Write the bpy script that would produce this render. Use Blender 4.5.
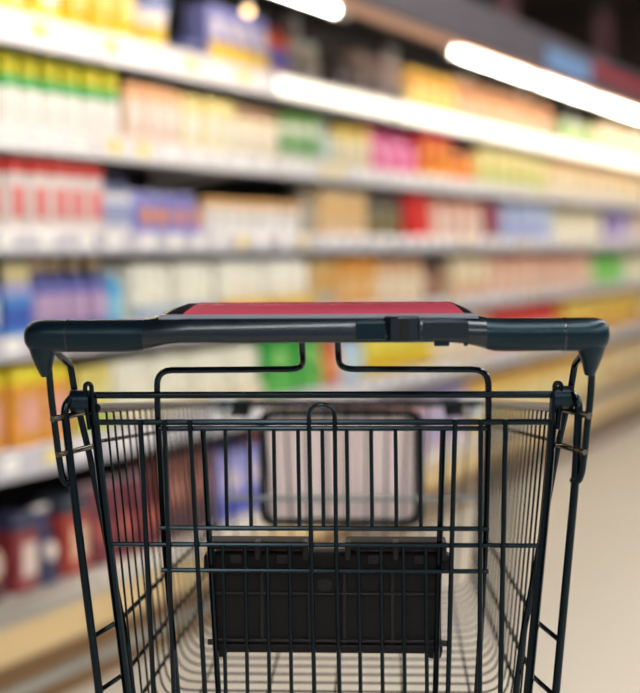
import bpy, math, random
from mathutils import Vector, Matrix
random.seed(7)
scene = bpy.context.scene
COL = scene.collection
for o in list(bpy.data.objects):
    bpy.data.objects.remove(o)

# ------------------------------------------------------------------ camera
AISLE = math.radians(25.5)          # the camera looks this far left of the aisle direction (+Y)
PITCH = math.radians(3.82)
cam_d = bpy.data.cameras.new('camera')
cam_d.sensor_fit = 'VERTICAL'
cam_d.sensor_height = 24.0
cam_d.lens = 50.0
cam_d.dof.use_dof = True
cam_d.dof.focus_distance = 1.505
cam_d.dof.aperture_fstop = 1.75
cam = bpy.data.objects.new('camera', cam_d)
COL.objects.link(cam)
cam.location = (0, 0, 1.17)
cam.rotation_euler = (Matrix.Rotation(AISLE, 3, 'Z') @ Matrix.Rotation(math.radians(90) - PITCH, 3, 'X') @ Matrix.Rotation(math.radians(-0.35), 3, 'Z')).to_euler()
scene.camera = cam

# ------------------------------------------------------------------ world, exposure
world = bpy.data.worlds.new('store_air')
scene.world = world
world.use_nodes = True
world.node_tree.nodes['Background'].inputs['Color'].default_value = (0.97, 0.98, 1.0, 1)
world.node_tree.nodes['Background'].inputs['Strength'].default_value = 0.3
vs = scene.view_settings
vs.view_transform = 'Standard'
vs.look = 'None'
vs.gamma = 1.0
vs.exposure = 0.42
vs.use_curve_mapping = False
CEILING_LIGHT = 11.5
TUBE_LIGHT = 20.0

# ------------------------------------------------------------------ materials
def lin(c):
    return c / 12.92 if c <= 0.04045 else ((c + 0.055) / 1.055) ** 2.4
def rgb(h):
    h = h.lstrip('#')
    return tuple(lin(int(h[i:i + 2], 16) / 255) for i in (0, 2, 4)) + (1,)
_mats = {}
def mat(key, color, rough=0.5, metal=0.0, coat=0.0, noise=0.0, nscale=20.0, bump=0.0, spec=0.5, tint=None):
    if key in _mats:
        return _mats[key]
    m = bpy.data.materials.new(key)
    m.use_nodes = True
    nt = m.node_tree
    b = nt.nodes['Principled BSDF']
    c = rgb(color) if isinstance(color, str) else tuple(color) + (1,)
    b.inputs['Base Color'].default_value = c
    b.inputs['Roughness'].default_value = rough
    b.inputs['Metallic'].default_value = metal
    b.inputs['Coat Weight'].default_value = coat
    b.inputs['Coat Roughness'].default_value = 0.12
    b.inputs['Specular IOR Level'].default_value = spec
    if tint:
        b.inputs['Specular Tint'].default_value = tint + (1,)
    if noise or bump:
        tc = nt.nodes.new('ShaderNodeTexCoord')
        n = nt.nodes.new('ShaderNodeTexNoise')
        n.inputs['Scale'].default_value = nscale
        n.inputs['Detail'].default_value = 4
        nt.links.new(tc.outputs['Object'], n.inputs['Vector'])
        if noise:
            mx = nt.nodes.new('ShaderNodeMix'); mx.data_type = 'RGBA'
            mx.inputs[6].default_value = tuple(v * (1 - noise) for v in c[:3]) + (1,)
            mx.inputs[7].default_value = tuple(min(1, v * (1 + noise)) for v in c[:3]) + (1,)
            nt.links.new(n.outputs['Fac'], mx.inputs[0])
            nt.links.new(mx.outputs[2], b.inputs['Base Color'])
        if bump:
            bp = nt.nodes.new('ShaderNodeBump')
            bp.inputs['Strength'].default_value = bump
            bp.inputs['Distance'].default_value = 0.002
            nt.links.new(n.outputs['Fac'], bp.inputs['Height'])
            nt.links.new(bp.outputs['Normal'], b.inputs['Normal'])
    _mats[key] = m
    return m
def emit(key, color, strength):
    if key in _mats:
        return _mats[key]
    m = bpy.data.materials.new(key)
    m.use_nodes = True
    b = m.node_tree.nodes['Principled BSDF']
    b.inputs['Base Color'].default_value = (0.8, 0.8, 0.8, 1)
    b.inputs['Emission Color'].default_value = rgb(color)
    b.inputs['Emission Strength'].default_value = strength
    _mats[key] = m
    return m
def pmat(color, rough=0.4):
    return mat('print_' + color, color, rough, noise=0.38, nscale=30, coat=0.25)

# ------------------------------------------------------------------ mesh builder
class MB:
    def __init__(s):
        s.v = []; s.f = []
    def add(s, vs_, fs_):
        o = len(s.v)
        s.v += [tuple(p) for p in vs_]
        s.f += [tuple(i + o for i in f) for f in fs_]
        return s
    def box(s, x0, x1, y0, y1, z0, z1):
        return s.add([(x0, y0, z0), (x1, y0, z0), (x1, y1, z0), (x0, y1, z0), (x0, y0, z1), (x1, y0, z1), (x1, y1, z1), (x0, y1, z1)],
                     [(0, 3, 2, 1), (4, 5, 6, 7), (0, 1, 5, 4), (1, 2, 6, 5), (2, 3, 7, 6), (3, 0, 4, 7)])
    def rings(s, rings, cap=True):
        n = len(rings[0]); vs_ = [p for r in rings for p in r]; fs_ = []
        for i in range(len(rings) - 1):
            for j in range(n):
                a = i * n + j; b = i * n + (j + 1) % n
                fs_.append((a, b, b + n, a + n))
        if cap:
            fs_.append(tuple(reversed(range(n))))
            fs_.append(tuple((len(rings) - 1) * n + j for j in range(n)))
        return s.add(vs_, fs_)
    def lathe(s, prof, n=16, cx=0, cy=0, sx=1, sy=1):
        return s.rings([[(cx + r * sx * math.cos(2 * math.pi * j / n), cy + r * sy * math.sin(2 * math.pi * j / n), z) for j in range(n)] for r, z in prof])
    def tube(s, pts, r, n=8, fillet=0.0, seg=5):
        pts = [Vector(p) for p in pts]
        if fillet:
            out = [pts[0]]
            for i in range(1, len(pts) - 1):
                a, b, c = pts[i - 1], pts[i], pts[i + 1]
                d1 = (a - b); d2 = (c - b)
                if d1.length < 1e-6 or d2.length < 1e-6 or d1.angle(d2) > math.pi - 0.06:
                    out.append(b); continue
                k = min(fillet, d1.length * .49, d2.length * .49)
                p = b + d1.normalized() * k; q = b + d2.normalized() * k
                for t in range(seg + 1):
                    u = t / seg
                    out.append(p * (1 - u) ** 2 + b * 2 * u * (1 - u) + q * u * u)
            out.append(pts[-1]); pts = out
        m = len(pts)
        rr = r if isinstance(r, (list, tuple)) else [r] * m
        T = [(pts[min(i + 1, m - 1)] - pts[max(i - 1, 0)]).normalized() for i in range(m)]
        ref = Vector((0, 0, 1)) if abs(T[0].z) < .9 else Vector((0, 1, 0))
        N = (ref - T[0] * ref.dot(T[0])).normalized()
        rings = []
        for i in range(m):
            N = (N - T[i] * N.dot(T[i])).normalized()
            B = T[i].cross(N)
            rings.append([pts[i] + (N * math.cos(2 * math.pi * j / n) + B * math.sin(2 * math.pi * j / n)) * rr[i] for j in range(n)])
        return s.rings(rings)
    def mesh(s, name, material, smooth=False):
        me = bpy.data.meshes.new(name)
        me.from_pydata(s.v, [], s.f)
        me.validate()
        import bmesh
        bm = bmesh.new(); bm.from_mesh(me)
        bmesh.ops.recalc_face_normals(bm, faces=bm.faces)
        bm.to_mesh(me); bm.free()
        if smooth:
            me.shade_smooth()
            try:
                me.set_sharp_from_angle(angle=math.radians(42))
            except Exception:
                pass
        me.materials.append(material)
        return me
    def build(s, name, material, parent=None, smooth=False, bevel=0.0, loc=None):
        o = bpy.data.objects.new(name, s.mesh(name, material, smooth))
        COL.objects.link(o)
        if parent:
            o.parent = parent
        if loc:
            o.location = loc
        if bevel:
            b = o.modifiers.new('bevel', 'BEVEL'); b.width = bevel; b.segments = 2; b.limit_method = 'ANGLE'
        return o
def empty(name, loc=(0, 0, 0), rz=0):
    o = bpy.data.objects.new(name, None)
    COL.objects.link(o); o.location = loc; o.rotation_euler = (0, 0, rz); o.empty_display_size = .05
    return o
def tag(o, label, cat, group=None):
    o['label'] = label; o['category'] = cat
    if group:
        o['group'] = group
    return o
def struct(o):
    o['kind'] = 'structure'
    return o
ORD = ['', 'first', 'second', 'third', 'fourth', 'fifth', 'sixth', 'seventh', 'eighth', 'ninth', 'tenth', 'eleventh', 'twelfth', 'thirteenth', 'fourteenth', 'fifteenth', 'sixteenth', 'seventeenth', 'eighteenth', 'nineteenth', 'twentieth', 'twenty-first', 'twenty-second']
NUM = ['no', 'one', 'two', 'three', 'four', 'five', 'six', 'seven', 'eight', 'nine', 'ten', 'eleven', 'twelve']

# ------------------------------------------------------------------ the room
m_floor = mat('cream_polished_floor', '#cbc7bc', 0.3, noise=0.05, nscale=1.2, spec=0.4)
m_wall = mat('dark_wall', '#55463f', 0.85, noise=0.25, nscale=0.8)
m_ceil = mat('dark_ceiling', '#4a3e38', 0.9, noise=0.2, nscale=0.6)
X0, X1, Y0, Y1, ZC = -9.0, 5.5, -5.0, 17.0, 3.9
struct(MB().box(X0, X1, Y0, Y1, -0.1, 0).build('floor', m_floor))
struct(MB().box(X0, X1, Y0, Y1, ZC, ZC + .1).build('ceiling', m_ceil))
struct(MB().box(X0 - .1, X0, Y0, Y1, 0, ZC).build('wall_left', m_wall))
struct(MB().box(X0, X1, Y1, Y1 + .1, 0, ZC).build('wall_far', m_wall))

# ------------------------------------------------------------------ ceiling luminaires above the aisle
m_house = mat('luminaire_housing', '#c9c6c0', 0.5)
m_diff = emit('luminaire_diffuser', '#fffaf3', CEILING_LIGHT)
def luminaire(x, y, label):
    t = tag(empty('ceiling_light', (x, y, ZC)), label, 'ceiling light', 'linear ceiling lights over the aisle')
    MB().box(-.17, .17, -.98, .98, -.14, -.03).build('housing', m_house, t, bevel=.01)
    MB().box(-.15, .15, -.96, .96, -.15, -.138).build('diffuser', m_diff, t)
    for yy in (-.6, .6):
        MB().tube([(0, yy, -.03), (0, yy, 0)], .008).build('rod', m_house, t)
rowname = {0.4: 'nearest the shelves', 2.4: 'over the middle of the aisle', 4.4: 'added for frontal light, farthest from the shelves'}
k = 0
for x in (0.4, 2.4, 4.4):  # rows moved out and the outermost added for frontal light on the shelves
    for y in (-3.6, -1.6, 0.4, 2.4, 4.4, 6.4, 8.4, 10.4):
        luminaire(x, y, 'linear ceiling light, %s along the row %s' % (ORD[int(round((y + 3.6) / 2.0)) + 1], rowname[x]))

for y in (4.4, 8.4, 12.4):  # added row, out of view, only there to light the left wall
    luminaire(-5.2, y, 'linear ceiling light, %s along the row added beyond the shelves to light the wall' % ORD[int(round(y / 4))])

# ------------------------------------------------------------------ shelving units
ZO = 0.07                                   # all shelf and cart heights below are measured from this level
XF = -2.21                                  # front plane of the price rails
DEP = 0.46
W = 1.04
S0 = 3.25 - 2 * W
NU = 11
LIPS = [(1.607, 1.690), (1.347, 1.412), (1.093, 1.152), (0.832, 0.892), (0.535, 0.609)]
DECK = [l[1] - .004 for l in LIPS] + [0.236]
m_white = mat('white_enamel', '#e4e2e0', 0.35, noise=0.03, nscale=3)
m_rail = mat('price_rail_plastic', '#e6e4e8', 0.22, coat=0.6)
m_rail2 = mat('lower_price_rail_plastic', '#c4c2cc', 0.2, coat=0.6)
m_led = emit('led_shelf_light', '#fff3d8', 1.25)
m_back = mat('dark_back_panel', '#110d0c', 0.7, noise=0.2, nscale=5)
m_cream = mat('cream_base_front', '#d8bd8c', 0.4, noise=0.05, nscale=3)
m_kick = mat('brown_kick_plate', '#80603c', 0.5, noise=0.1, nscale=4)
m_steel = mat('brushed_steel', '#b9bcb8', 0.3, metal=0.8)
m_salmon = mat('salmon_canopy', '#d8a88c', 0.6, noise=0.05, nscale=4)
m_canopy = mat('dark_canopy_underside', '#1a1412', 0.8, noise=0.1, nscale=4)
m_fascia = mat('grey_fascia', '#5e5862', 0.5, noise=0.08, nscale=4)
m_red = mat('red_fascia_strip', '#a32a35', 0.45)
m_blue = mat('blue_header_card', '#7fa6d8', 0.4)
m_tag = mat('white_price_card', '#f6f5f2', 0.35, coat=0.5)
m_tagy = mat('yellow_price_card', '#f2df8a', 0.35, coat=0.5)
m_ink = mat('price_ink', '#3a3a3e', 0.6)
m_tube = emit('fluorescent_tube', '#fff6e6', TUBE_LIGHT)
m_spot = emit('spot_bulb', '#ffd296', 5.0)

tag_mesh = MB().box(-.001, .003, -.032, .032, -.021, .021).mesh('price_tag', m_tag)
tagy_mesh = MB().box(-.001, .003, -.036, .036, -.019, .019).mesh('price_tag', m_tagy)

unit_words = ['shelving unit nearest the viewer, before the left edge of the photo',
              'shelving unit at the left edge, with red-topped packs on its third shelf',
              'shelving unit behind the left handle end, with violet pouches on its third shelf',
              'shelving unit behind the middle of the cart handle, its canopy tube missing',
              'shelving unit with magenta pouches on its second shelf, right of the handle middle',
              'shelving unit with maroon box and pale blue boxes on its third shelf',
              'shelving unit just above the right end of the cart handle',
              'shelving unit below the red fascia strip, right part of the photo',
              'shelving unit cut by the right edge of the photo',
              'shelving unit second from the far end of the run',
              'shelving unit at the far end of the run']
for u in range(NU):
    s0 = S0 + u * W
    U = tag(empty('shelving_unit', (XF, s0 + W / 2, ZO)), unit_words[u], 'shelving unit', 'white shelving units along the aisle')
    h = W / 2 - .002
    MB().box(-DEP - .03, -DEP - .01, -h, h, -ZO, 2.08).build('back_panel', m_back, U)
    for yy in (-h, h - .02):
        MB().box(-DEP - .01, -DEP + .03, yy, yy + .02, -ZO, 2.06).build('upright', m_white, U)
    for i, (z0, z1) in enumerate(LIPS):
        MB().box(-DEP - .01, -.012, -h, h, z1 - .03, z1 - .004).build('shelf_board', m_white, U)
        rail = MB()
        # angled price rail with a rolled top and bottom edge
        prof = [(-.012, z1), (-.004, z1 + .002), (0, z1 - .004), (.006, z0 + .008), (.004, z0), (-.004, z0), (-.012, z0 + .006)]
        rail.rings([[(x, yy, z) for x, z in prof] for yy in (-h + .004, h - .004)])
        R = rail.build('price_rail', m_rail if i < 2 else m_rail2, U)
        if i == 0 and u >= 3:
            MB().box(.0045,   .012, -h + .01, h - .03, z0 + .012, z1 - .014).build('led_strip', m_led, R, bevel=.003)
        nt_ = 7 if not (i == 0 and u >= 3) else 0
        for q in range(nt_):
            yy = -h + .08 + q * (2 * h - .16) / max(1, nt_ - 1) + random.uniform(-.025, .025)
            o = bpy.data.objects.new('price_tag', tagy_mesh if random.random() < .18 else tag_mesh)
            COL.objects.link(o); o.parent = R
            o.location = (.0035, yy, (z0 + z1) / 2 + .004); o.rotation_euler = (0, math.radians(6), 0)
        for yy in (-h + .02, h - .02):
            br = MB()
            br.rings([[(-DEP + .02, yy - .0015, z1 - .03), (-.05, yy - .0015, z1 - .03), (-.05, yy - .0015, z1 - .045), (-DEP + .02, yy - .0015, z1 - .1)],
                      [(-DEP + .02, yy + .0015, z1 - .03), (-.05, yy + .0015, z1 - .03), (-.05, yy + .0015, z1 - .045), (-DEP + .02, yy + .0015, z1 - .1)]])
            br.build('bracket', m_white, U)
    # base: deck, sloped steel nose, cream front, recessed kick plate, bumper rail
    MB().box(-DEP - .01, -.03, -h, h, .21, .232).build('base_deck', m_white, U)
    nose = MB(); nose.rings([[(x, yy, z) for x, z in [(-.03, .232), (.02, .192), (.02, .182), (-.03, .206)]] for yy in (-h, h)])
    nose.build('deck_nose', m_steel, U)
    MB().box(-.02, .016, -h, h, .085, .186).build('base_front', m_cream, U, bevel=.004)
    MB().box(-.04, -.015, -h, h, -ZO, .085).build('kick_plate', m_kick, U)
    MB().box(-.015, .008, -h, h, -.012, .018).build('bumper_rail', m_steel, U, bevel=.006)
    # canopy over the top shelf with light channel and fascia
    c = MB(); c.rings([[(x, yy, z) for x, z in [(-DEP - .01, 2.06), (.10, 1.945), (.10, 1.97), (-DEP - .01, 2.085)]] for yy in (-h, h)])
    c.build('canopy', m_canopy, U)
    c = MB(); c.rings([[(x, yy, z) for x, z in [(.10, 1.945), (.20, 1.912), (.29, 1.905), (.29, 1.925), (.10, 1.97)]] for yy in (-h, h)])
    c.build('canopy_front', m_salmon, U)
    MB().box(.225, .285, -h, h, 1.878, 1.905).build('tube_channel', m_salmon, U, bevel=.004)
    F_ = MB().box(.29, .305, -h, h, 1.90, 2.07).build('fascia', m_fascia, U, bevel=.003)
    if u == 5:
        MB().box(.305, .312, -h, .23, 1.915, 2.01).build('header_card', m_blue, F_)
    if u >= 5:
        MB().box(.305, .311, .26 if u == 5 else -h, h, 1.965, 2.03).build('red_strip', m_red, F_)
    if u not in (3,):
        MB().tube([(.25, -h + .004, 1.862), (.25, h - .06, 1.862)], .0125, 10).build('fluorescent_tube', m_tube, U, smooth=True)
    for yy in (-h + .012, h - .05):
        MB().box(.235, .265, yy - .008, yy + .008, 1.845, 1.882).build('tube_socket', m_house, U, bevel=.002)
    if u == 3:
        SPY, SPZ = -.323, 1.915
        sp = MB().tube([(-.2, SPY, 2.02), (-.2, SPY, SPZ + .025)], .012).build('spot_stem', m_house, U)
        MB().lathe([(.001, SPZ), (.011, SPZ + .002), (.016, SPZ + .012), (.014, SPZ + .022), (.006, SPZ + .027)], 12, -.2, SPY).build('spot_bulb', m_spot, sp, smooth=True)

# department signs hanging from the ceiling beyond the shelves
m_hs = mat('mauve_hanging_sign', '#b07c84', 0.6)
for (x, y, z, lab) in ((-3.6, 10.96, 3.06, 'mauve sign hanging beyond the fascia, left of the blue header card'), (-3.6, 14.0, 3.22, 'mauve sign hanging beyond the fascia, above the red strip')):
    H_ = tag(empty('hanging_sign', (x, y, z - .2)), lab, 'sign', 'signs hanging beyond the shelves')
    MB().box(-.02, .02, -.22, .22, 0, .42).build('sign_board', m_hs, H_, bevel=.008)
    for yy in (-.16, .16):
        MB().tube([(0, yy, .42), (0, yy, ZC - z + .2)], .004, 6).build('wire_hanger', m_house, H_)

# ------------------------------------------------------------------ products
def s_at(px, D=2.27):
    phi = AISLE - math.atan((px - 320) / 1444.0)
    return D / math.tan(phi)
# builders return a list of (part name, mesh); product front faces +X (the aisle), base at z=0, origin at its centre
def superring(hx, hy, z, n=20, e=0.35):
    out = []
    for j in range(n):
        a = 2 * math.pi * j / n
        c, s = math.cos(a), math.sin(a)
        out.append((hx * math.copysign(abs(c) ** e, c), hy * math.copysign(abs(s) ** e, s), z))
    return out
def p_box(w, d, h, c):
    b = MB(); e = min(w, d) * .03
    b.rings([superring(d / 2 - e, w / 2 - e, 0, 16, .18), superring(d / 2, w / 2, e, 16, .18), superring(d / 2, w / 2, h - e, 16, .18), superring(d / 2 - e, w / 2 - e, h, 16, .18)])
    l1 = MB().box(d / 2 - .002, d / 2 + .0015, -w * .46, w * .46, h * .04, h * .36)
    l2 = MB().lathe([(.001, -.0015), (w * .27, -.0015), (w * .27, .0022), (.001, .0022)], 14)
    l2.v = [(d / 2 + z, x, h * .62 + y * h / w * .6) for x, y, z in l2.v]
    return [('carton', b, c[0]), ('lower_band', l1, c[1]), ('emblem', l2, c[2])]
def p_pack(w, d, h, c):
    b = MB()
    b.rings([superring(d * .46, w * .46, 0, 20, .3), superring(d / 2, w * .49, h * .06, 20, .3), superring(d * .5, w * .495, h * .5, 20, .3), superring(d / 2, w * .49, h * .8, 20, .3)])
    t = MB()
    t.rings([superring(d * .503, w * .493, h * .79, 20, .3), superring(d * .5, w * .49, h * .94, 20, .3), superring(d * .44, w * .45, h, 20, .32)])
    l = MB().box(d / 2 - .001, d / 2 + .003, -w * .3, w * .3, h * .2, h * .62)
    return [('wrapper', b, c[0]), ('top_band', t, c[1]), ('print_panel', l, c[2])]
def p_bottle(w, d, h, c):
    r = w / 2 * .96; sy = 1; sx = d / w
    b = MB().lathe([(r * .9, 0), (r, h * .03), (r, h * .6), (r * .93, h * .68)], 18, 0, 0, sx, sy)
    n = MB().lathe([(r * .935, h * .68), (r * .7, h * .76), (r * .42, h * .82), (r * .38, h * .86)], 18, 0, 0, sx, sy)
    cap = MB().lathe([(r * .5, h * .85), (r * .52, h * .87), (r * .5, h * .98), (r * .4, h)], 14)
    lb = MB().lathe([(r * 1.012, h * .16), (r * 1.02, h * .17), (r * 1.02, h * .52), (r * 1.012, h * .53)], 18, 0, 0, sx, sy)
    return [('bottle_body', b, c[0]), ('shoulder', n, c[1]), ('cap', cap, c[2]), ('paper_label', lb, c[3] if len(c) > 3 else c[0])]
def p_bigcap(w, d, h, c):
    r = w / 2 * .96
    b = MB().lathe([(r * .92, 0), (r, h * .04), (r, h * .48), (r * .98, h * .54)], 18)
    n = MB().lathe([(r * .985, h * .54), (r * .95, h * .62), (r * .85, h * .71), (r * .72, h * .74)], 18)
    cap = MB().lathe([(r * .86, h * .73), (r * .88, h * .76), (r * .84, h * .96), (r * .7, h)], 16)
    lb = MB().lathe([(r * 1.01, h * .1), (r * 1.02, h * .11), (r * 1.02, h * .4), (r * 1.01, h * .41)], 18)
    return [('bottle_body', b, c[0]), ('shoulder', n, c[1]), ('cap', cap, c[2]), ('paper_label', lb, c[3] if len(c) > 3 else c[0])]
def p_jar(w, d, h, c):
    r = w / 2 * .97
    b = MB().lathe([(r * .9, 0), (r, h * .05), (r, h * .7), (r * .86, h * .8)], 18)
    lid = MB().lathe([(r * .9, h * .79), (r * .93, h * .81), (r * .93, h * .97), (r * .86, h)], 18)
    lb = MB().lathe([(r * 1.01, h * .14), (r * 1.02, h * .15), (r * 1.02, h * .58), (r * 1.01, h * .59)], 18)
    return [('jar_body', b, c[0]), ('lid', lid, c[1]), ('paper_label', lb, c[2])]
def p_pouch(w, d, h, c):
    b = MB(); R = []
    for t in range(7):
        f = t / 6
        th = (.5 - .42 * f ** 1.6) * d
        R.append(superring(th, w / 2 * (.94 + .06 * math.cos(f * 5)), h * .93 * f, 18, .55))
    b.rings(R)
    s = MB().box(-.004, .004, -w * .48, w * .48, h * .92, h)
    l = MB().lathe([(.001, -.001), (w * .3, -.001), (w * .3, .004), (.001, .004)], 14)
    l.v = [(d * .42 * (1 - .25) + d * .10 + z - x * .0 - .10 * y, x, h * .42 + y) for x, y, z in l.v]
    return [('pouch_body', b, c[0]), ('seal_strip', s, c[1]), ('emblem', l, c[2])]
def p_tub(w, d, h, c):
    r = w / 2 * .95
    b = MB().lathe([(r * .84, 0), (r * .88, h * .04), (r * .97, h * .8), (r * .97, h * .82)], 20)
    lid = MB().lathe([(r * 1.02, h * .8), (r * 1.03, h * .82), (r * 1.03, h * .96), (r * .95, h)], 20)
    lb = MB().lathe([(r * .895, h * .1), (r * .905, h * .1), (r * .945, h * .45), (r * .935, h * .45)], 20)
    return [('tub_body', b, c[0]), ('lid', lid, c[1]), ('lower_band', lb, c[2])]
def p_rolls(w, d, h, c):
    b = MB()
    b.rings([superring(d * .45, w * .47, 0, 24, .4), superring(d / 2, w * .495, h * .1, 24, .4), superring(d / 2, w * .495, h * .9, 24, .4), superring(d * .43, w * .46, h, 24, .4)])
    bulge = MB()
    for k in range(3):
        yy = (k - 1) * w * .31
        bulge.lathe([(w * .13, h * .06), (w * .15, h * .12), (w * .15, h * .88), (w * .13, h * .94)], 14, d * .36, yy)
    l = MB().box(d * .42, d * .42 + w * .16, -w * .44, w * .44, h * .08, h * .3)
    return [('wrapper', b, c[0]), ('roll_bulge', bulge, c[1]), ('lower_band', l, c[2])]
def p_round(w, d, h, c):     # pear-shaped bottle with a domed top
    r = w / 2 * .97
    b = MB().lathe([(r * .8, 0), (r, h * .08), (r * .98, h * .5), (r * .8, h * .75), (r * .62, h * .85)], 18)
    cap = MB().lathe([(r * .64, h * .84), (r * .66, h * .9), (r * .5, h * .97), (r * .2, h)], 16)
    lb = MB().lathe([(r * 1.0, h * .12), (r * 1.015, h * .13), (r * 1.01, h * .46), (r * 1.0, h * .47)], 18)
    return [('bottle_body', b, c[0]), ('domed_cap', cap, c[1]), ('paper_label', lb, c[2])]
KIND = dict(box=p_box, pack=p_pack, bottle=p_bottle, bigcap=p_bigcap, jar=p_jar, pouch=p_pouch, tub=p_tub, rolls=p_rolls, round=p_round)
SHELF_WORD = ['top shelf', 'second shelf', 'third shelf', 'fourth shelf', 'fifth shelf', 'bottom deck']
CATW = dict(box='box', pack='pack', bottle='bottle', bigcap='bottle', jar='jar', pouch='pouch', tub='tub', rolls='roll pack', round='bottle')
NAMEW = dict(box='carton', pack='wrapped_pack', bottle='bottle', bigcap='capped_bottle', jar='jar', pouch='pouch', tub='tub', rolls='roll_pack', round='round_bottle')
def run(shelf, a, b, kind, w, h, cols, look, where, d=None, by_s=False):
    s0, s1 = (a, b) if by_s else (s_at(a), s_at(b))
    n = max(1, int(round((s1 - s0) / w)))
    w = (s1 - s0) / n
    ww = w * .95
    d = d or min(max(ww, .07), .16)
    if kind in ('jar', 'bigcap', 'tub', 'round', 'bottle'):
        d = ww
    parts = [(nm, mb.mesh(nm, pmat(c), kind != 'box')) for nm, mb, c in KIND[kind](ww, d, h, cols)]
    group = '%ss on the %s, %s' % (look, SHELF_WORD[shelf], where)
    for k in range(n):
        if n == 1:
            lab = '%s, %s, %s' % (look, SHELF_WORD[shelf], where)
        elif n < len(ORD):
            lab = '%s from left %s, %s, %s' % (ORD[k + 1], look, SHELF_WORD[shelf], where)
        else:
            lab = '%s, %s, %s' % (look, SHELF_WORD[shelf], where)
        t = empty(NAMEW[kind], (XF - .022 - d / 2 - random.uniform(0, .014), s0 + (k + .5) * w, ZO + DECK[shelf] + .0005), math.radians(random.uniform(-3, 3)) if kind not in ('rolls',) else 0)
        tag(t, lab, CATW[kind], group)
        for nm, me in parts:
            o = bpy.data.objects.new(nm, me); COL.objects.link(o); o.parent = t

END = S0 + NU * W - .03
START = S0 + .03
SL = lambda px: s_at(px)
# --- top shelf
run(0, START, SL(-4), 'pack', .13, .19, ['#e8c53a', '#e0b020', '#f4ead0'], 'yellow pack', 'before the left photo edge', by_s=True)
run(0, 0, 62, 'pouch', .13, .19, ['#f0d020', '#f3e7c4', '#f6efdc'], 'yellow pouch with white emblem', 'left corner')
run(0, 63, 133, 'pack', .105, .20, ['#f0cc1c', '#f4e048', '#e0b418'], 'golden yellow pack', 'left of the white tub')
run(0, 136, 181, 'tub', .2, .145, ['#e6e4ea', '#5a78c8', '#e8c030'], 'white tub with blue lid and yellow band', 'at left')
run(0, 183, 200, 'bottle', .08, .075, ['#2a3c78', '#3a5cb0', '#1c2440'], 'small navy bottle', 'beside the white tub')
run(0, 203, 264, 'box', .11, .175, ['#7e86cc', '#ecc026', '#f0ece8'], 'violet-blue carton with yellow lower half', 'left of orange jar')
run(0, 266, 291, 'jar', .09, .165, ['#d4581c', '#8a2a18', '#4848a0'], 'orange jar with dark red lid', 'left of the grey can')
run(0, 297, 326, 'jar', .19, .15, ['#b4a68e', '#cfd6d2', '#8e8a80'], 'grey-lidded tan can', 'above the handle middle')
run(0, 330, 347, 'bottle', .08, .13, ['#3c3232', '#4a3e3c', '#2a2424'], 'small dark brown bottle', 'right of the grey can')
run(0, 350, 403, 'jar', .16, .165, ['#8a746c', '#a48a80', '#6a5a56'], 'mauve-brown jar', 'left of the orange jars')
run(0, 406, 452, 'jar', .15, .165, ['#e09a30', '#e8b83c', '#f0c868'], 'orange-yellow jar', 'under the tube gap')
run(0, 456, 553, 'round', .19, .2, ['#dca070', '#e4b48a', '#e8c49a'], 'peach round-topped bottle', 'under the lit tube')
run(0, 556, 592, 'box', .2, .12, ['#4a9a2c', '#7cba34', '#d8e070'], 'low green carton', 'under the lit tube, right')
run(0, 594, 690, 'box', .2, .17, ['#e8c888', '#e0a860', '#f0e0b8'], 'pale yellow carton', 'right edge')
run(0, SL(692), END, 'pack', .22, .18, ['#e0b070', '#d08848', '#f0d8a0'], 'tan pack', 'far end', by_s=True)
# --- second shelf
run(1, START, SL(-3), 'bigcap', .09, .185, ['#e8e6dc', '#2f8a2c', '#e6c820', '#f0eee6'], 'white bottle with yellow cap', 'before the left photo edge', by_s=True)
run(1, 0, 118, 'bigcap', .088, .19, ['#eae6da', '#12962a', '#f4d80c', '#f2eee4'], 'white bottle with green shoulder and yellow cap', 'far left')
run(1, 122, 178, 'pack', .075, .165, ['#ecc8b4', '#e8a468', '#f0dcd6'], 'pale pink pack with orange top', 'right of yellow-capped bottles')
run(1, 180, 233, 'pack', .1, .16, ['#ecdcae', '#e8cc74', '#f4ecd8'], 'cream-yellow pack', 'left of cream jars')
run(1, 235, 279, 'jar', .095, .155, ['#e8d0a8', '#a87c58', '#f0dcc8'], 'cream jar with brown lid', 'left of green-lidded jars')
run(1, 282, 318, 'jar', .1, .165, ['#d4d8c0', '#5c9a20', '#7aa870'], 'pale jar with green lid', 'above the handle middle')
run(1, 320, 332, 'bottle', .08, .16, ['#c0ccc8', '#b0bcb8', '#d8dcd8', '#c8d8d0'], 'pale grey bottle', 'beside green-lidded jars')
run(1, 334, 367, 'jar', .11, .15, ['#e8cc88', '#e8be38', '#e4d8b8'], 'cream jar with yellow lid', 'left of magenta pouches')
run(1, 369, 412, 'pouch', .15, .18, ['#d8488c', '#c82838', '#e890b8'], 'magenta pouch', 'left of red cartons')
run(1, 414, 447, 'box', .12, .18, ['#cc1c24', '#e89a28', '#e8c050'], 'red carton with orange lower half', 'right of magenta pouches')
run(1, 449, 471, 'bottle', .13, .17, ['#d87828', '#5c1c38', '#38142c', '#e08c30'], 'orange bottle with dark purple cap', 'right of red cartons')
run(1, 473, 541, 'box', .17, .165, ['#d8cc84', '#b8c870', '#e8e0b0'], 'pale yellow-green carton', 'right of orange bottles')
run(1, 543, 640, 'pack', .2, .17, ['#e8cca0', '#e0a860', '#f0e0c4'], 'beige pack with orange top', 'toward the right edge')
run(1, SL(642), END, 'box', .22, .17, ['#dcb888', '#c89860', '#e8d8b8'], 'beige carton', 'far end', by_s=True)
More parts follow.
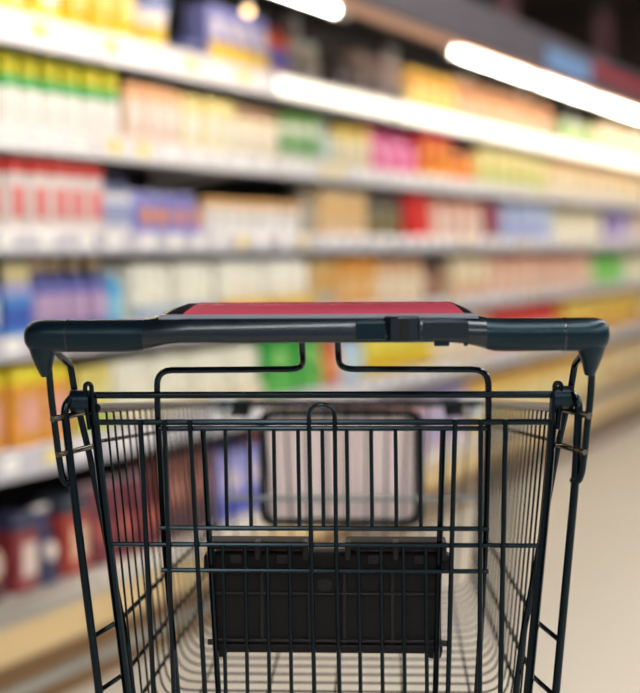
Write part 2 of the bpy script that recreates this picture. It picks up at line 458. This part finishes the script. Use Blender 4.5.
# --- third shelf
run(2, START, SL(-3), 'pack', .1, .185, ['#ecd8d4', '#d02c18', '#e08c88'], 'white pack with red top', 'before the left photo edge', by_s=True)
run(2, 0, 98, 'pack', .09, .188, ['#eedcd8', '#d2260e', '#dc7a78'], 'pale pink pack with red top band', 'far left')
run(2, 101, 129, 'bottle', .065, .165, ['#e4e4ea', '#8890b4', '#3c3c60', '#9aa4c8'], 'white bottle with navy cap', 'right of red-topped packs')
run(2, 132, 200, 'pouch', .095, .125, ['#7474c4', '#b8b0d8', '#e0903c'], 'violet pouch with orange emblem', 'left of orange-lidded tubs')
run(2, 202, 299, 'tub', .085, .115, ['#e8dcd4', '#dea860', '#e8e4e4'], 'white tub with orange lid', 'behind the cart handle')
run(2, 301, 312, 'bottle', .09, .16, ['#b0a898', '#a09888', '#c8c0b0'], 'grey bottle', 'right of the orange-lidded tubs')
run(2, 314, 359, 'box', .13, .165, ['#e4c090', '#d8b890', '#e8a858'], 'beige-orange carton', 'above the handle middle')
run(2, 361, 398, 'jar', .12, .16, ['#5c5434', '#4a4230', '#7a6c44'], 'dark olive jar', 'left of plain red cartons')
run(2, 400, 425, 'box', .13, .175, ['#cc1418', '#d83028', '#e05048'], 'plain red carton', 'right of the olive jars')
run(2, 427, 479, 'pack', .16, .165, ['#e4b8a4', '#d89c84', '#ecd0c4'], 'pinkish beige pack', 'left of the maroon carton')
run(2, 481, 495, 'box', .24, .165, ['#8c2840', '#6c1c34', '#a84860'], 'maroon carton', 'left of the pale blue cartons')
run(2, 497, 547, 'box', .22, .17, ['#a8b8e0', '#8ca0d4', '#ccd4ec'], 'pale blue carton', 'right of the maroon carton')
run(2, 549, 601, 'jar', .2, .165, ['#dcd0ac', '#c8bc90', '#e8e0c8'], 'straw-coloured jar', 'right of the pale blue cartons')
run(2, 603, 626, 'box', .25, .16, ['#8c78c4', '#c8bce0', '#e0d8ec'], 'violet carton', 'near the right edge')
run(2, SL(628), END, 'pack', .22, .17, ['#e4ccac', '#c8a880', '#f0e4d0'], 'beige pack', 'far end', by_s=True)
# --- fourth shelf
run(3, START, SL(-3), 'bottle', .08, .18, ['#4878c4', '#6090d8', '#e0b890', '#c8d8ec'], 'blue bottle', 'before the left photo edge', by_s=True)
run(3, 0, 28, 'bigcap', .075, .185, ['#4a8ed0', '#a8a8d8', '#eed49a', '#3c60b8'], 'blue bottle with cream cap', 'left edge')
run(3, 29, 103, 'bottle', .08, .19, ['#6a6cb4', '#48508c', '#f0c494', '#b89cc0'], 'violet-blue bottle with peach cap', 'above the left handle end')
run(3, 104, 119, 'bottle', .07, .17, ['#30a0dc', '#5cb8e8', '#d8e8f0', '#88c8ec'], 'cyan bottle', 'left of white roll packs')
run(3, 121, 206, 'rolls', .22, .175, ['#f0e8d0', '#f2ead2', '#a8b8cc'], 'white roll pack with grey-blue band', 'above the handle')
run(3, 208, 300, 'rolls', .28, .18, ['#f4eedc', '#f4ecd4', '#e4b438'], 'white roll pack with yellow band', 'above the red label')
run(3, 302, 330, 'box', .17, .17, ['#c8a870', '#b8b098', '#d89c48'], 'tan carton', 'right of the roll packs')
run(3, 332, 372, 'pack', .13, .175, ['#dca04c', '#e09430', '#e4c08c'], 'amber pack', 'above the red label')
run(3, 374, 421, 'jar', .14, .17, ['#d8b48c', '#c89468', '#e4d0b4'], 'tan jar', 'left of brown bottles')
run(3, 423, 443, 'bottle', .13, .18, ['#6c4838', '#4c3028', '#3c2824', '#a07458'], 'brown bottle', 'above the right part of the handle')
run(3, 445, 481, 'box', .17, .165, ['#e4cca4', '#d8a888', '#f0e0c8'], 'cream carton', 'right of the brown bottles')
run(3, 483, 590, 'pack', .2, .17, ['#dcac90', '#d0947c', '#e8ccb8'], 'salmon-beige pack', 'above the right handle end')
run(3, 593, 623, 'bottle', .18, .18, ['#6cc048', '#48a838', '#a0d880', '#8cd068'], 'bright green bottle', 'near the right edge')
run(3, SL(625), END, 'jar', .22, .17, ['#dcd0a8', '#b8b080', '#e8e0c8'], 'pale olive jar', 'far end', by_s=True)
# --- fifth shelf
run(4, START, SL(-3), 'pack', .12, .2, ['#e09838', '#e8c818', '#e0a088'], 'orange pack', 'before the left photo edge', by_s=True)
run(4, 0, 64, 'pack', .115, .205, ['#e09a34', '#ecd010', '#dca08c'], 'orange pack with yellow top', 'below the left handle end')
run(4, 66, 100, 'box', .1, .18, ['#d8c86c', '#a8c04c', '#e8dca0'], 'yellow-green carton', 'behind the left handle bracket')
run(4, 102, 253, 'rolls', .25, .185, ['#eee4cc', '#f0e6ce', '#e0d4b8'], 'cream roll pack', 'below the handle')
run(4, 256, 315, 'box', .19, .2, ['#249a34', '#54b048', '#8cc86c'], 'green carton', 'between the handle wires')
run(4, 317, 335, 'bottle', .1, .2, ['#d0682c', '#c84c20', '#b83c1c', '#e09058'], 'orange-red bottle', 'between the handle wires')
run(4, 337, 359, 'bottle', .11, .19, ['#a4c4e0', '#bcd0e4', '#8cb0d8', '#c8dcec'], 'pale blue bottle', 'below the handle')
run(4, 361, 425, 'box', .17, .2, ['#e0c81c', '#d8b428', '#ecdc70'], 'bright yellow carton', 'below the handle')
run(4, 427, 487, 'pack', .18, .19, ['#dcc4a0', '#d0a888', '#e8dcc8'], 'beige pack', 'left of the red-and-white tubs')
run(4, 490, 557, 'tub', .24, .2, ['#d83a2c', '#c02820', '#ecd0c4'], 'red tub with white lower half', 'below the right handle grip')
run(4, 559, 640, 'box', .24, .2, ['#e4b438', '#dca040', '#ecd490'], 'golden carton', 'beside the right handle end')
run(4, SL(642), END, 'pack', .24, .19, ['#dcc8a4', '#c0a880', '#ece0c8'], 'beige pack', 'far end', by_s=True)
# --- bottom deck
run(5, START, SL(-3), 'pouch', .13, .22, ['#5a2c34', '#c8b8b0', '#c8a898'], 'dark red pouch', 'before the left photo edge', by_s=True)
run(5, 0, 26, 'pack', .12, .2, ['#8c3438', '#2c3050', '#d8c4bc'], 'dark red pack with navy top', 'left edge')
run(5, 27, 48, 'pouch', .1, .2, ['#2c3058', '#d8d0cc', '#e0d0c8'], 'navy pouch with pale emblem', 'right of dark red packs')
run(5, 49, 78, 'pack', .12, .21, ['#a83c30', '#283040', '#e0b898'], 'rust pack with dark top', 'beside the cart frame')
run(5, 80, 150, 'pouch', .12, .22, ['#6c2430', '#a08890', '#b85850'], 'wine-red pouch', 'seen through the cart side')
run(5, 152, 204, 'box', .14, .24, ['#7c4438', '#503038', '#c08070'], 'brown carton', 'seen through the cart side')
run(5, 206, 264, 'box', .17, .21, ['#8c8ccc', '#4450b8', '#d8c8d0'], 'violet-blue carton', 'seen through the rear gate')
run(5, 266, 418, 'pack', .2, .24, ['#d8b0a0', '#c88c7c', '#e8d0c4'], 'pink-beige pack', 'hidden behind the cart sign panel')
run(5, 420, 462, 'box', .24, .24, ['#a094c4', '#b8a8c8', '#d8cce0'], 'lilac carton', 'right of the cart sign panel')
run(5, 464, 600, 'pack', .24, .24, ['#e0c070', '#d8a850', '#ecdcb0'], 'straw-yellow pack', 'behind the right cart side')
run(5, SL(602), END, 'box', .26, .24, ['#dcc090', '#c8a468', '#ecdcb8'], 'straw carton', 'far end', by_s=True)

# ------------------------------------------------------------------ the shopping cart
CART_YAW = math.radians(22.8)
cart = tag(empty('shopping_cart', (-0.6135, 1.2783, ZO), CART_YAW),
           'black wire shopping cart with dark handle and red label strip, in the foreground', 'shopping cart')
m_wire = mat('black_coated_wire', '#010304', 0.2, spec=0.42, tint=(0.5, 0.78, 1.0))
m_grip = mat('navy_black_handle_plastic', '#03121c', 0.28, bump=0.04, nscale=400, spec=0.5, tint=(0.5, 0.8, 1.0))
m_cons = mat('console_plastic', '#05111a', 0.24, coat=0.5, tint=(0.7, 0.85, 1.0))
m_label = mat('red_glossy_label', '#c44c62', 0.22, coat=1.0)
m_trim = mat('silver_trim_plastic', '#9aa0b0', 0.25, metal=0.3, coat=0.4)
m_seat = mat('black_seat_plastic', '#201e1f', 0.55, spec=0.15, bump=0.08, nscale=300)
m_seat2 = mat('black_seat_plastic_ribs', '#262425', 0.42, spec=0.25)
m_sign = mat('pale_sign_panel', '#fbe9e8', 0.4, noise=0.03, nscale=8)
m_signf = mat('dark_sign_frame', '#10181a', 0.4)
m_grey = mat('light_grey_bumper', '#e6ecee', 0.35)
m_rubber = mat('wheel_rubber', '#2b2c2e', 0.6)
m_chrome = mat('bright_zinc_pin', '#7c776c', 0.25, metal=1.0)

# handle: loft of cross sections along X.  profile points (y, z)
NP = 24
def circ(r, cz=1.0165, sy=1.0):
    return [(-math.cos(2 * math.pi * j / NP) * r * sy, cz + math.sin(2 * math.pi * j / NP) * r) for j in range(NP)]
def console(top=1.047):
    key = [(-.019, 1.0155), (-.0185, 1.022), (-.0168, 1.0275), (-.0142, 1.032), (-.0115, 1.0348), (.002, 1.0348 + (top - 1.0348) * .42), (.018, 1.0348 + (top - 1.0348) * .75),
           (.032, top), (.037, top - .001), (.040, top - .005), (.040, 1.030), (.034, 1.016), (.02, 1.0105), (0, 1.0095), (-.012, 1.0098), (-.017, 1.0115)]
    # resample to NP points by index
    out = []
    m = len(key)
    for j in range(NP):
        t = j / NP * m; i = int(t); f = t - i
        a, b = key[i % m], key[(i + 1) % m]
        out.append((a[0] * (1 - f) + b[0] * f, a[1] * (1 - f) + b[1] * f))
    return out
def mixp(a, b, t):
    return [(p[0] * (1 - t) + q[0] * t, p[1] * (1 - t) + q[1] * t) for p, q in zip(a, b)]
HX = -.002
c0 = circ(.0165); cc = console()
secs = [(-.2440, circ(.0163)), (-.19, c0), (-.176, mixp(c0, cc, .04)), (-.168, mixp(c0, cc, .22)), (-.158, mixp(c0, cc, .5)), (-.145, mixp(c0, cc, .8)), (-.132, mixp(c0, cc, .96)), (-.122, cc)]
secs = secs + [(-x, p) for x, p in reversed(secs)]
def loft(ss):
    return MB().rings([[(HX + x, y, z) for y, z in p] for x, p in ss])
nsec = len(secs)
handle = loft(secs[3:nsec - 3]).build('handle', m_cons, cart, smooth=True)
loft(secs[:4]).build('grip', m_grip, handle, smooth=True)
loft(secs[nsec - 4:]).build('grip', m_grip, handle, smooth=True)
# label plate on the sloping console top
def top_plate(xa, xb, y0, y1, lift, th, shrink=.012, ztop=1.047):
    def zt(y):
        pts = [(-.0115, 1.0348), (.002, 1.0348 + (ztop - 1.0348) * .42), (.018, 1.0348 + (ztop - 1.0348) * .75), (.032, ztop)]
        for (a, za), (b, zb) in zip(pts, pts[1:]):
            if y <= b:
                return za + (zb - za) * (y - a) / (b - a)
        return ztop
    m = MB(); ys = [y0 + (y1 - y0) * i / 6 for i in range(7)]
    R = []
    for y in ys:
        t = (y - y0) / (y1 - y0)
        a = xa + shrink * t; b = xb - shrink * t
        z = zt(y) + lift
        R.append([(HX + a, y, z - th), (HX + b, y, z - th), (HX + b, y, z), (HX + a, y, z)])
    return m.rings(R)
top_plate(-.150, .158, -.0105, .0305, .0006, .003, .022).build('console_cover', mat('glossy_dark_cover', '#10161a', 0.1, coat=0.8), handle)
top_plate(-.129, .146, -.0075, .0295, .0016, .003, .012).build('red_label', m_label, handle)
top_plate(-.152, .160, -.0125, -.0085, .0018, .003, .0).build('label_trim', m_trim, handle)

# front console segments and the coin lock
def seg_plate(xa, xb, z0, z1, yo, m_, name, par, bev=.0015):
    MB().box(HX + xa, HX + xb, -.019 - yo, -.012, z0, z1).build(name, m_, par, bevel=bev)
seg_plate(.041, .070, 1.013, 1.0305, .0006, m_grip, 'console_segment', handle)
seg_plate(.106, .150, 1.0125, 1.031, .0006, m_cons, 'console_segment', handle)
lock = MB()
lock.rings([[(HX + x, y, z) for x, y in [(.068, -.016), (.075, -.0225), (.082, -.0245), (.095, -.0245), (.101, -.022), (.104, -.016), (.1, -.008), (.072, -.008)]] for z in (1.0105, 1.012, 1.033, 1.0355)])
lk = lock.build('coin_lock', m_cons, handle, bevel=.0015)
MB().box(HX + .0835, HX + .092, -.0258, -.024, 1.013, 1.033).build('coin_slot', mat('slot_dark', '#06090b', 0.3), lk)
for a, b in ((.117, .132), (.146, .150)):
    MB().box(HX + a, HX + b, -.012, .004, 1.006, 1.0115).build('clip_tab', m_grip, handle, bevel=.001)
for sgn in (-1, 1):
    # seam ring and elbow end cap turning down to the bracket
    MB().rings([[(HX + sgn * x, y, z) for y, z in circ(.0168)] for x in (.2430, .2450)]).build('seam_ring', m_cons, handle, smooth=True)
    el = MB()
    E_ = [(.2440, .0163), (.2660, .0166), (.2740, .0162), (.2800, .0148), (.2842, .0122), (.2868, .0085), (.2878, .003)]
    el.rings([[(HX + sgn * x, y, z) for y, z in circ(r)] for x, r in E_])
    el.tube([(HX + sgn * x, y, z) for x, y, z in [(.2690, .001, 1.016), (.2705, .003, 1.005), (.2712, .006, .996), (.2712, .009, .987), (.2708, .0115, .980), (.2705, .0125, .976)]], [.0150, .0146, .0116, .0086, .0064, .005], 16)
    el.build('end_cap', m_grip, handle, smooth=True)
    gx = .003 + 0
    def S(x, y, z):
        return (gx * .3 + sgn * x, y, z + (.003 if sgn > 0 and .85 < z < .96 else 0))
    # handle bracket: outer rod with hooked foot, inner rod, two bright cross pins
    br = MB().tube([S(.270, .010, .985), S(.2700, .018, .955), S(.2655, .024, .90), S(.2625, .026, .873), S(.259, .027, .8635), S(.2525, .030, .867)], .0036, 8, fillet=.012)
    BR = br.build('handle_bracket', m_wire, cart, smooth=True)
    MB().tube([S(.266, .012, 1.003), S(.2600, .064, .9825), S(.2555, .066, .950), S(.2425, .068, .889), S(.2265, .069, .80), S(.209, .070, .70), S(.197, .071, .60)], .0036, 8, fillet=.006).build('inner_rod', m_wire, BR, smooth=True)
    MB().tube([S(.2685, .016, .9315), S(.2465, .066, .9335)], .0035, 10).build('cross_pin', m_chrome, BR, smooth=True)
    MB().tube([S(.2645, .018, .895), S(.2385, .066, .8975)], .0030, 10).build('cross_pin', m_chrome, BR, smooth=True)
    # main frame upright with a curved top, running down to the chassis
    MB().tube([S(.236, .050, .9525), S(.2545, .045, .9525), S(.2605, .034, .942), (.003 + sgn * .2545, .030, .866), (.0055 + sgn * .234, .030, .655), S(.205, .036, .40), S(.195, .05, .22), S(.195, .10, .165), S(.18, .85, .165)], .0042, 10, fillet=.02).build('frame_tube', m_wire, cart, smooth=True)
    # hub on the end of the top bar
    MB().tube([S(.237, .050, .9465), S(.2565, .050, .9465)], .0118, 16).build('hinge_hub', m_grip, cart, smooth=True)

# rear gate (hinged panel nearest to the viewer)
GX = .0035
GY = .050
gate = MB().tube([(-.252, GY, .9525), (.257, GY, .9525)], .0036, 10).build('rear_gate', m_wire, cart, smooth=True)
def gw(pts, r, name='gate_wire', par=gate, fil=0.0):
    return MB().tube([(GX - .001 + p[0] + (.95 - p[2]) * .009, p[1], p[2]) for p in pts], r, 8, fillet=fil).build(name, m_wire, par, smooth=True)
for sg in (-1, 1):
    # side stile with a loop round the top bar
    gw([(sg * .2335, GY - .0072, .922), (sg * .2348, GY - .0072, .952), (sg * .2358, GY - .0070, .965), (sg * .2418, GY - .0070, .965), (sg * .2425, GY - .0072, .952), (sg * .2385, GY - .0072, .918)], .0024, 'stile_loop', fil=.005)
    gw([(sg * .2365, GY, .952), (sg * .2295, GY, .866), (sg * .2075, GY, .642), (sg * .199, GY, .56)], .0048, 'gate_stile')
    # stout wires rising from the gate to the handle underside
    gw([(sg * .0180, .020, 1.016), (sg * .0180, .030, .9985), (sg * .0185, GY + .004, .9785), (sg * .170, GY + .006, .9775), (sg * .170, GY + .006, .93), (sg * .166, GY + .006, .80), (sg * .156, GY + .006, .642), (sg * .151, GY + .006, .56)], .0033, 'seat_support_wire', fil=.016)
    gw([(sg * .1865, GY - .005, .928), (sg * .179, GY - .005, .642), (sg * .176, GY - .005, .57)], .0027)
    gw([(sg * .1615, GY - .005, .928), (sg * .158, GY - .005, .642), (sg * .156, GY - .005, .57)], .0026)
    gw([(sg * .1355, GY - .005, .928), (sg * .1255, GY - .005, .642), (sg * .123, GY - .005, .57)], .0026)
    gw([(sg * .1235, GY + .006, .918), (sg * .113, GY + .006, .642), (sg * .11, GY + .006, .57)], .0031)
def bar(x, z, y, r, name='gate_bar'):
    return gw([(-x, y, z), (x, y, z)], r, name)
bar(.2330, .9245, GY, .0031)
bar(.1680, .9178, GY + .001, .0027)
bar(.1690, .8155, GY - .004, .0026)
bar(.2215, .7975, GY, .0025)
bar(.1680, .7715, GY - .004, .0025)
bar(.19, .572, GY, .0026)
for i in range(9):
    x = -.0995 + i * .0249
    gw([(x, GY - .001, .9165), (x, GY - .001, .8155)], .0021)
# middle loop and lower wires
gw([(-.0115, GY - .006, .57), (-.0128, GY - .006, .79), (-.0132, GY - .006, .943), (.0132, GY - .006, .943), (.0128, GY - .006, .79), (.0148, GY - .006, .57)], .0023, 'gate_loop', fil=.0129)
for sg in (-1, 1):
    for i in range(1, 5):
        xt = .0125 + i * .0229; xb = .0132 + i * .0227
        gw([(sg * xt, GY - .004, .7975), (sg * xb, GY - .004, .57)], .0021)

# folded plastic child seat panel behind the gate
sx0, sx1 = -.122 + .006, .122 + .006
yb = .062
seat = MB().box(sx0 + .003, sx1 - .003, yb + .006, yb + .03, .688, .786).build('child_seat_panel', m_seat, cart, bevel=.004)
sc = (sx0 + sx1) / 2
for a, b in ((sx0 - .002, sc - .019), (sc + .019, sx1 + .002)):
    fl = MB().box(a, b, yb - .002, yb + .03, .7900, .7985).build('lid_flap', m_seat, seat, bevel=.002)
    for q in (a + .003, (a + b) / 2, b - .003):
        MB().box(q - .003, q + .003, yb - .006, yb + .012, .780, .7990).build('hinge_lug', m_seat2, fl, bevel=.0012)
    for q in (.28, .74):
        xx = a + (b - a) * q
        MB().box(xx - .006, xx + .006, yb + .001, yb + .008, .775, .784).build('clip_window', m_seat2, seat, bevel=.001)
MB().box(sx0 + .002, sx1 - .002, yb + .002, yb + .008, .765, .769).build('seat_rib', m_seat2, seat, bevel=.001)
MB().box(sx0 + .004, sx1 - .004, yb + .003, yb + .008, .7415, .744).build('seat_rib', m_seat2, seat, bevel=.001)
MB().box(sx0 + .002, sx1 - .002, yb + .001, yb + .008, .6915, .695).build('seat_rib', m_seat2, seat, bevel=.001)
MB().box(sx0 + .002, sx1 - .002, yb - .001, yb + .03, .681, .690).build('seat_bottom_edge', m_seat, seat, bevel=.002)
for q in (-.068, -.018, .018, .068):
    MB().box(sc + q - .002, sc + q + .002, yb + .003, yb + .008, .682, .764).build('seat_rib', m_seat2, seat, bevel=.0008)
for sg in (-1, 1):
    MB().box(sc + sg * .122 - .0065, sc + sg * .122 + .0065, yb - .001, yb + .022, .766, .785).build('pivot_ear', m_seat, seat, bevel=.004)
    MB().tube([(sc + sg * .105, yb + .006, .6905), (sc + sg * .1255, yb + .006, .6905)], .0032, 8).build('hinge_pin', m_seat2, seat, smooth=True)
    MB().box(sc + sg * .112 - .007, sc + sg * .112 + .007, yb - .001, yb + .02, .6755, .689).build('corner_foot', m_seat, seat, bevel=.003)
# round moulded mark in the middle of the panel
mk = MB(); mk.lathe([(.0055, 0), (.0075, 0), (.0075, .0012), (.0055, .0012)], 20)
mk.v = [(sc + x - .0025, yb + .006 - z, .752 + y) for x, y, z in mk.v]
mk.build('moulded_ring', m_seat2, seat)

# basket
BY0, BY1 = .07, .80
BX = .006
def rim(y):
    t = (y - BY0) / (BY1 - BY0)
    return .937 + (.864 - .937) * t, .2345 + (.211 - .2345) * t
FZ = .578
def wall_x(y, z):
    zr, wr = rim(y)
    return wr - (zr - z) * .085
z0r, w0r = rim(.046); z1r, w1r = rim(BY1)
basket = MB().tube([(BX - w0r, .046, z0r), (BX - w1r, BY1, z1r), (BX + w1r, BY1, z1r), (BX + w0r, .046, z0r)], .0052, 8, fillet=.04).build('basket', m_wire, cart, smooth=True)
n_u = 21
for i in range(n_u):
    y = BY0 + .02 + i * (BY1 - BY0 - .04) / (n_u - 1)
    zr, wr = rim(y); wb = wall_x(y, FZ)
    MB().tube([(BX - wr, y, zr), (BX - wb, y, FZ), (BX + wb, y, FZ), (BX + wr, y, zr)], .0013, 6, fillet=.03).build('basket_wire', m_wire, basket, smooth=True)
for za, zb, ya, r in ((.904, .832, .055, .0022), (.712, .680, .032, .0026), (.655, .632, .032, .0026), (.612, .600, .06, .0024)):
    for sg in (-1, 1):
        pa = (BX + sg * (wall_x(BY0, za) + .004), ya if ya > .05 else BY0, za)
        pb = (BX + sg * (wall_x(BY1, zb) + .003), BY1, zb)
        pts = [pa, pb]
        if ya < .05:
            xo = .2390 if za > .7 else .2340
            pts = [(BX - .002 + sg * xo, .032, za - .008)] + pts
        MB().tube(pts, r, 8).build('side_rod', m_wire, basket, smooth=True)
for x in (-.16, -.08, 0, .08, .16):
    MB().tube([(BX + x, .06, FZ - .004), (BX + x, BY1, FZ - .004)], .0017, 6).build('floor_rod', m_wire, basket, smooth=True)
for i in range(13):
    t = -1 + 2 * i / 12
    MB().tube([(BX + t * (w1r - .02), BY1, z1r), (BX + t * (wall_x(BY1, FZ) - .02), BY1, FZ)], .0016, 6).build('front_wire', m_wire, basket, smooth=True)
m_fw = mat('grey_front_rod', '#7f8688', 0.35)
MB().tube([(BX - wall_x(BY1, .717) + .01, BY1 - .006, .717), (BX + wall_x(BY1, .717), BY1 - .006, .717)], .004, 8).build('front_rod', m_fw, basket, smooth=True)
# front bumper, dark in the middle with pale corners
bump = MB().box(BX - .150, BX + .145, BY1 + .006, BY1 + .028, .8555, .868).build('front_bumper', mat('pinkish_bumper_band', '#c9a9b0', 0.4), cart, bevel=.003)
for sg in (-1, 1):
    dk = MB(); dk.rings([[(BX + sg * x, y, z) for x, z in [(.146, .870), (.172, .870), (.186, .842), (.152, .842)]] for y in (BY1 + .005, BY1 + .03)])
    dk.build('bumper_joint', m_signf, bump, bevel=.003)
    cm = MB(); cm.rings([[(BX + sg * x, y, z) for x, z in [(.174, .872), (.212, .874), (.208, .842), (.188, .842)]] for y in (BY1 + .002, BY1 + .028)])
    cm.build('bumper_corner', m_grey, bump, bevel=.004)
# sign frame on the front of the basket: dark rounded frame, pale ribbed panel
def rrect(hx, hz, r, cx, cz, y, n=5):
    out = []
    for qx, qz, a0 in ((1, 1, 0), (-1, 1, 90), (-1, -1, 180), (1, -1, 270)):
        for k in range(n + 1):
            a = math.radians(a0 + 90 * k / n)
            out.append((cx + qx * (hx - r) + r * math.cos(a), y, cz + qz * (hz - r) + r * math.sin(a)))
    return out
sgx, sgz = -.004, .762
fr = MB()
A1 = rrect(.1270, .0910, .020, sgx, sgz, BY1 + .008); A2 = rrect(.1140, .0800, .014, sgx, sgz, BY1 + .008)
B1 = rrect(.1270, .0910, .020, sgx, sgz, BY1 + .022); B2 = rrect(.1140, .0800, .014, sgx, sgz, BY1 + .022)
nn = len(A1); vs_ = A1 + A2 + B2 + B1; fs_ = []
for j in range(nn):
    k = (j + 1) % nn
    for L in range(4):
        M = (L + 1) % 4
        fs_.append((L * nn + j, L * nn + k, M * nn + k, M * nn + j))
fr.add(vs_, fs_)
sign = fr.build('sign_frame', m_signf, cart)
MB().rings([rrect(.1165, .0855, .014, sgx, sgz, BY1 + .014), rrect(.1165, .0855, .014, sgx, sgz, BY1 + .020)]).build('sign_panel', m_sign, sign)
m_str = mat('sign_stripe', '#ecd8d8', 0.45)
for i in range(9):
    x = sgx - .1 + i * .025
    MB().box(x - .004, x + .004, BY1 + .0125, BY1 + .0145, sgz - .078, sgz + .078).build('panel_rib', m_str, sign, bevel=.001)

# chassis and casters below the basket (below the photograph's lower edge)
for y in (.12, .82):
    MB().tube([(-.19, y, .165), (.19, y, .165)], .009, 10).build('cross_tube', m_wire, cart, smooth=True)
for x in (-.19, .19):
    MB().tube([(x * .95, .20, FZ - .008), (x, .14, .30), (x, .12, .165)], .008, 8, fillet=.04).build('rear_strut', m_wire, cart, smooth=True)
for x, y in ((-.19, .12), (.19, .12), (-.17, .82), (.17, .82)):
    ca = MB()
    ca.tube([(x, y, .170), (x, y, .145 - ZO)], .012, 12)
    for s_ in (-1, 1):
        ca.rings([[(x + s_ * .016 + e, y + yy, z) for yy, z in [(-.02, .147 - ZO), (.02, .147 - ZO), (-.012, .055 - ZO), (-.034, .055 - ZO)]] for e in (-.0015, .0015)])
    ca.box(x - .0175, x + .0175, y - .022, y + .022, .144 - ZO, .149 - ZO)
    CA = ca.build('caster', m_steel, cart)
    wh = MB(); wh.lathe([(.05, -.012), (.058, -.009), (.0612, 0), (.058, .009), (.05, .012)], 24)
    wh.v = [(x + c, y - .024 + a,   .0615 - ZO + b) for a, b, c in wh.v]
    wh.build('wheel', m_rubber, CA, smooth=True)
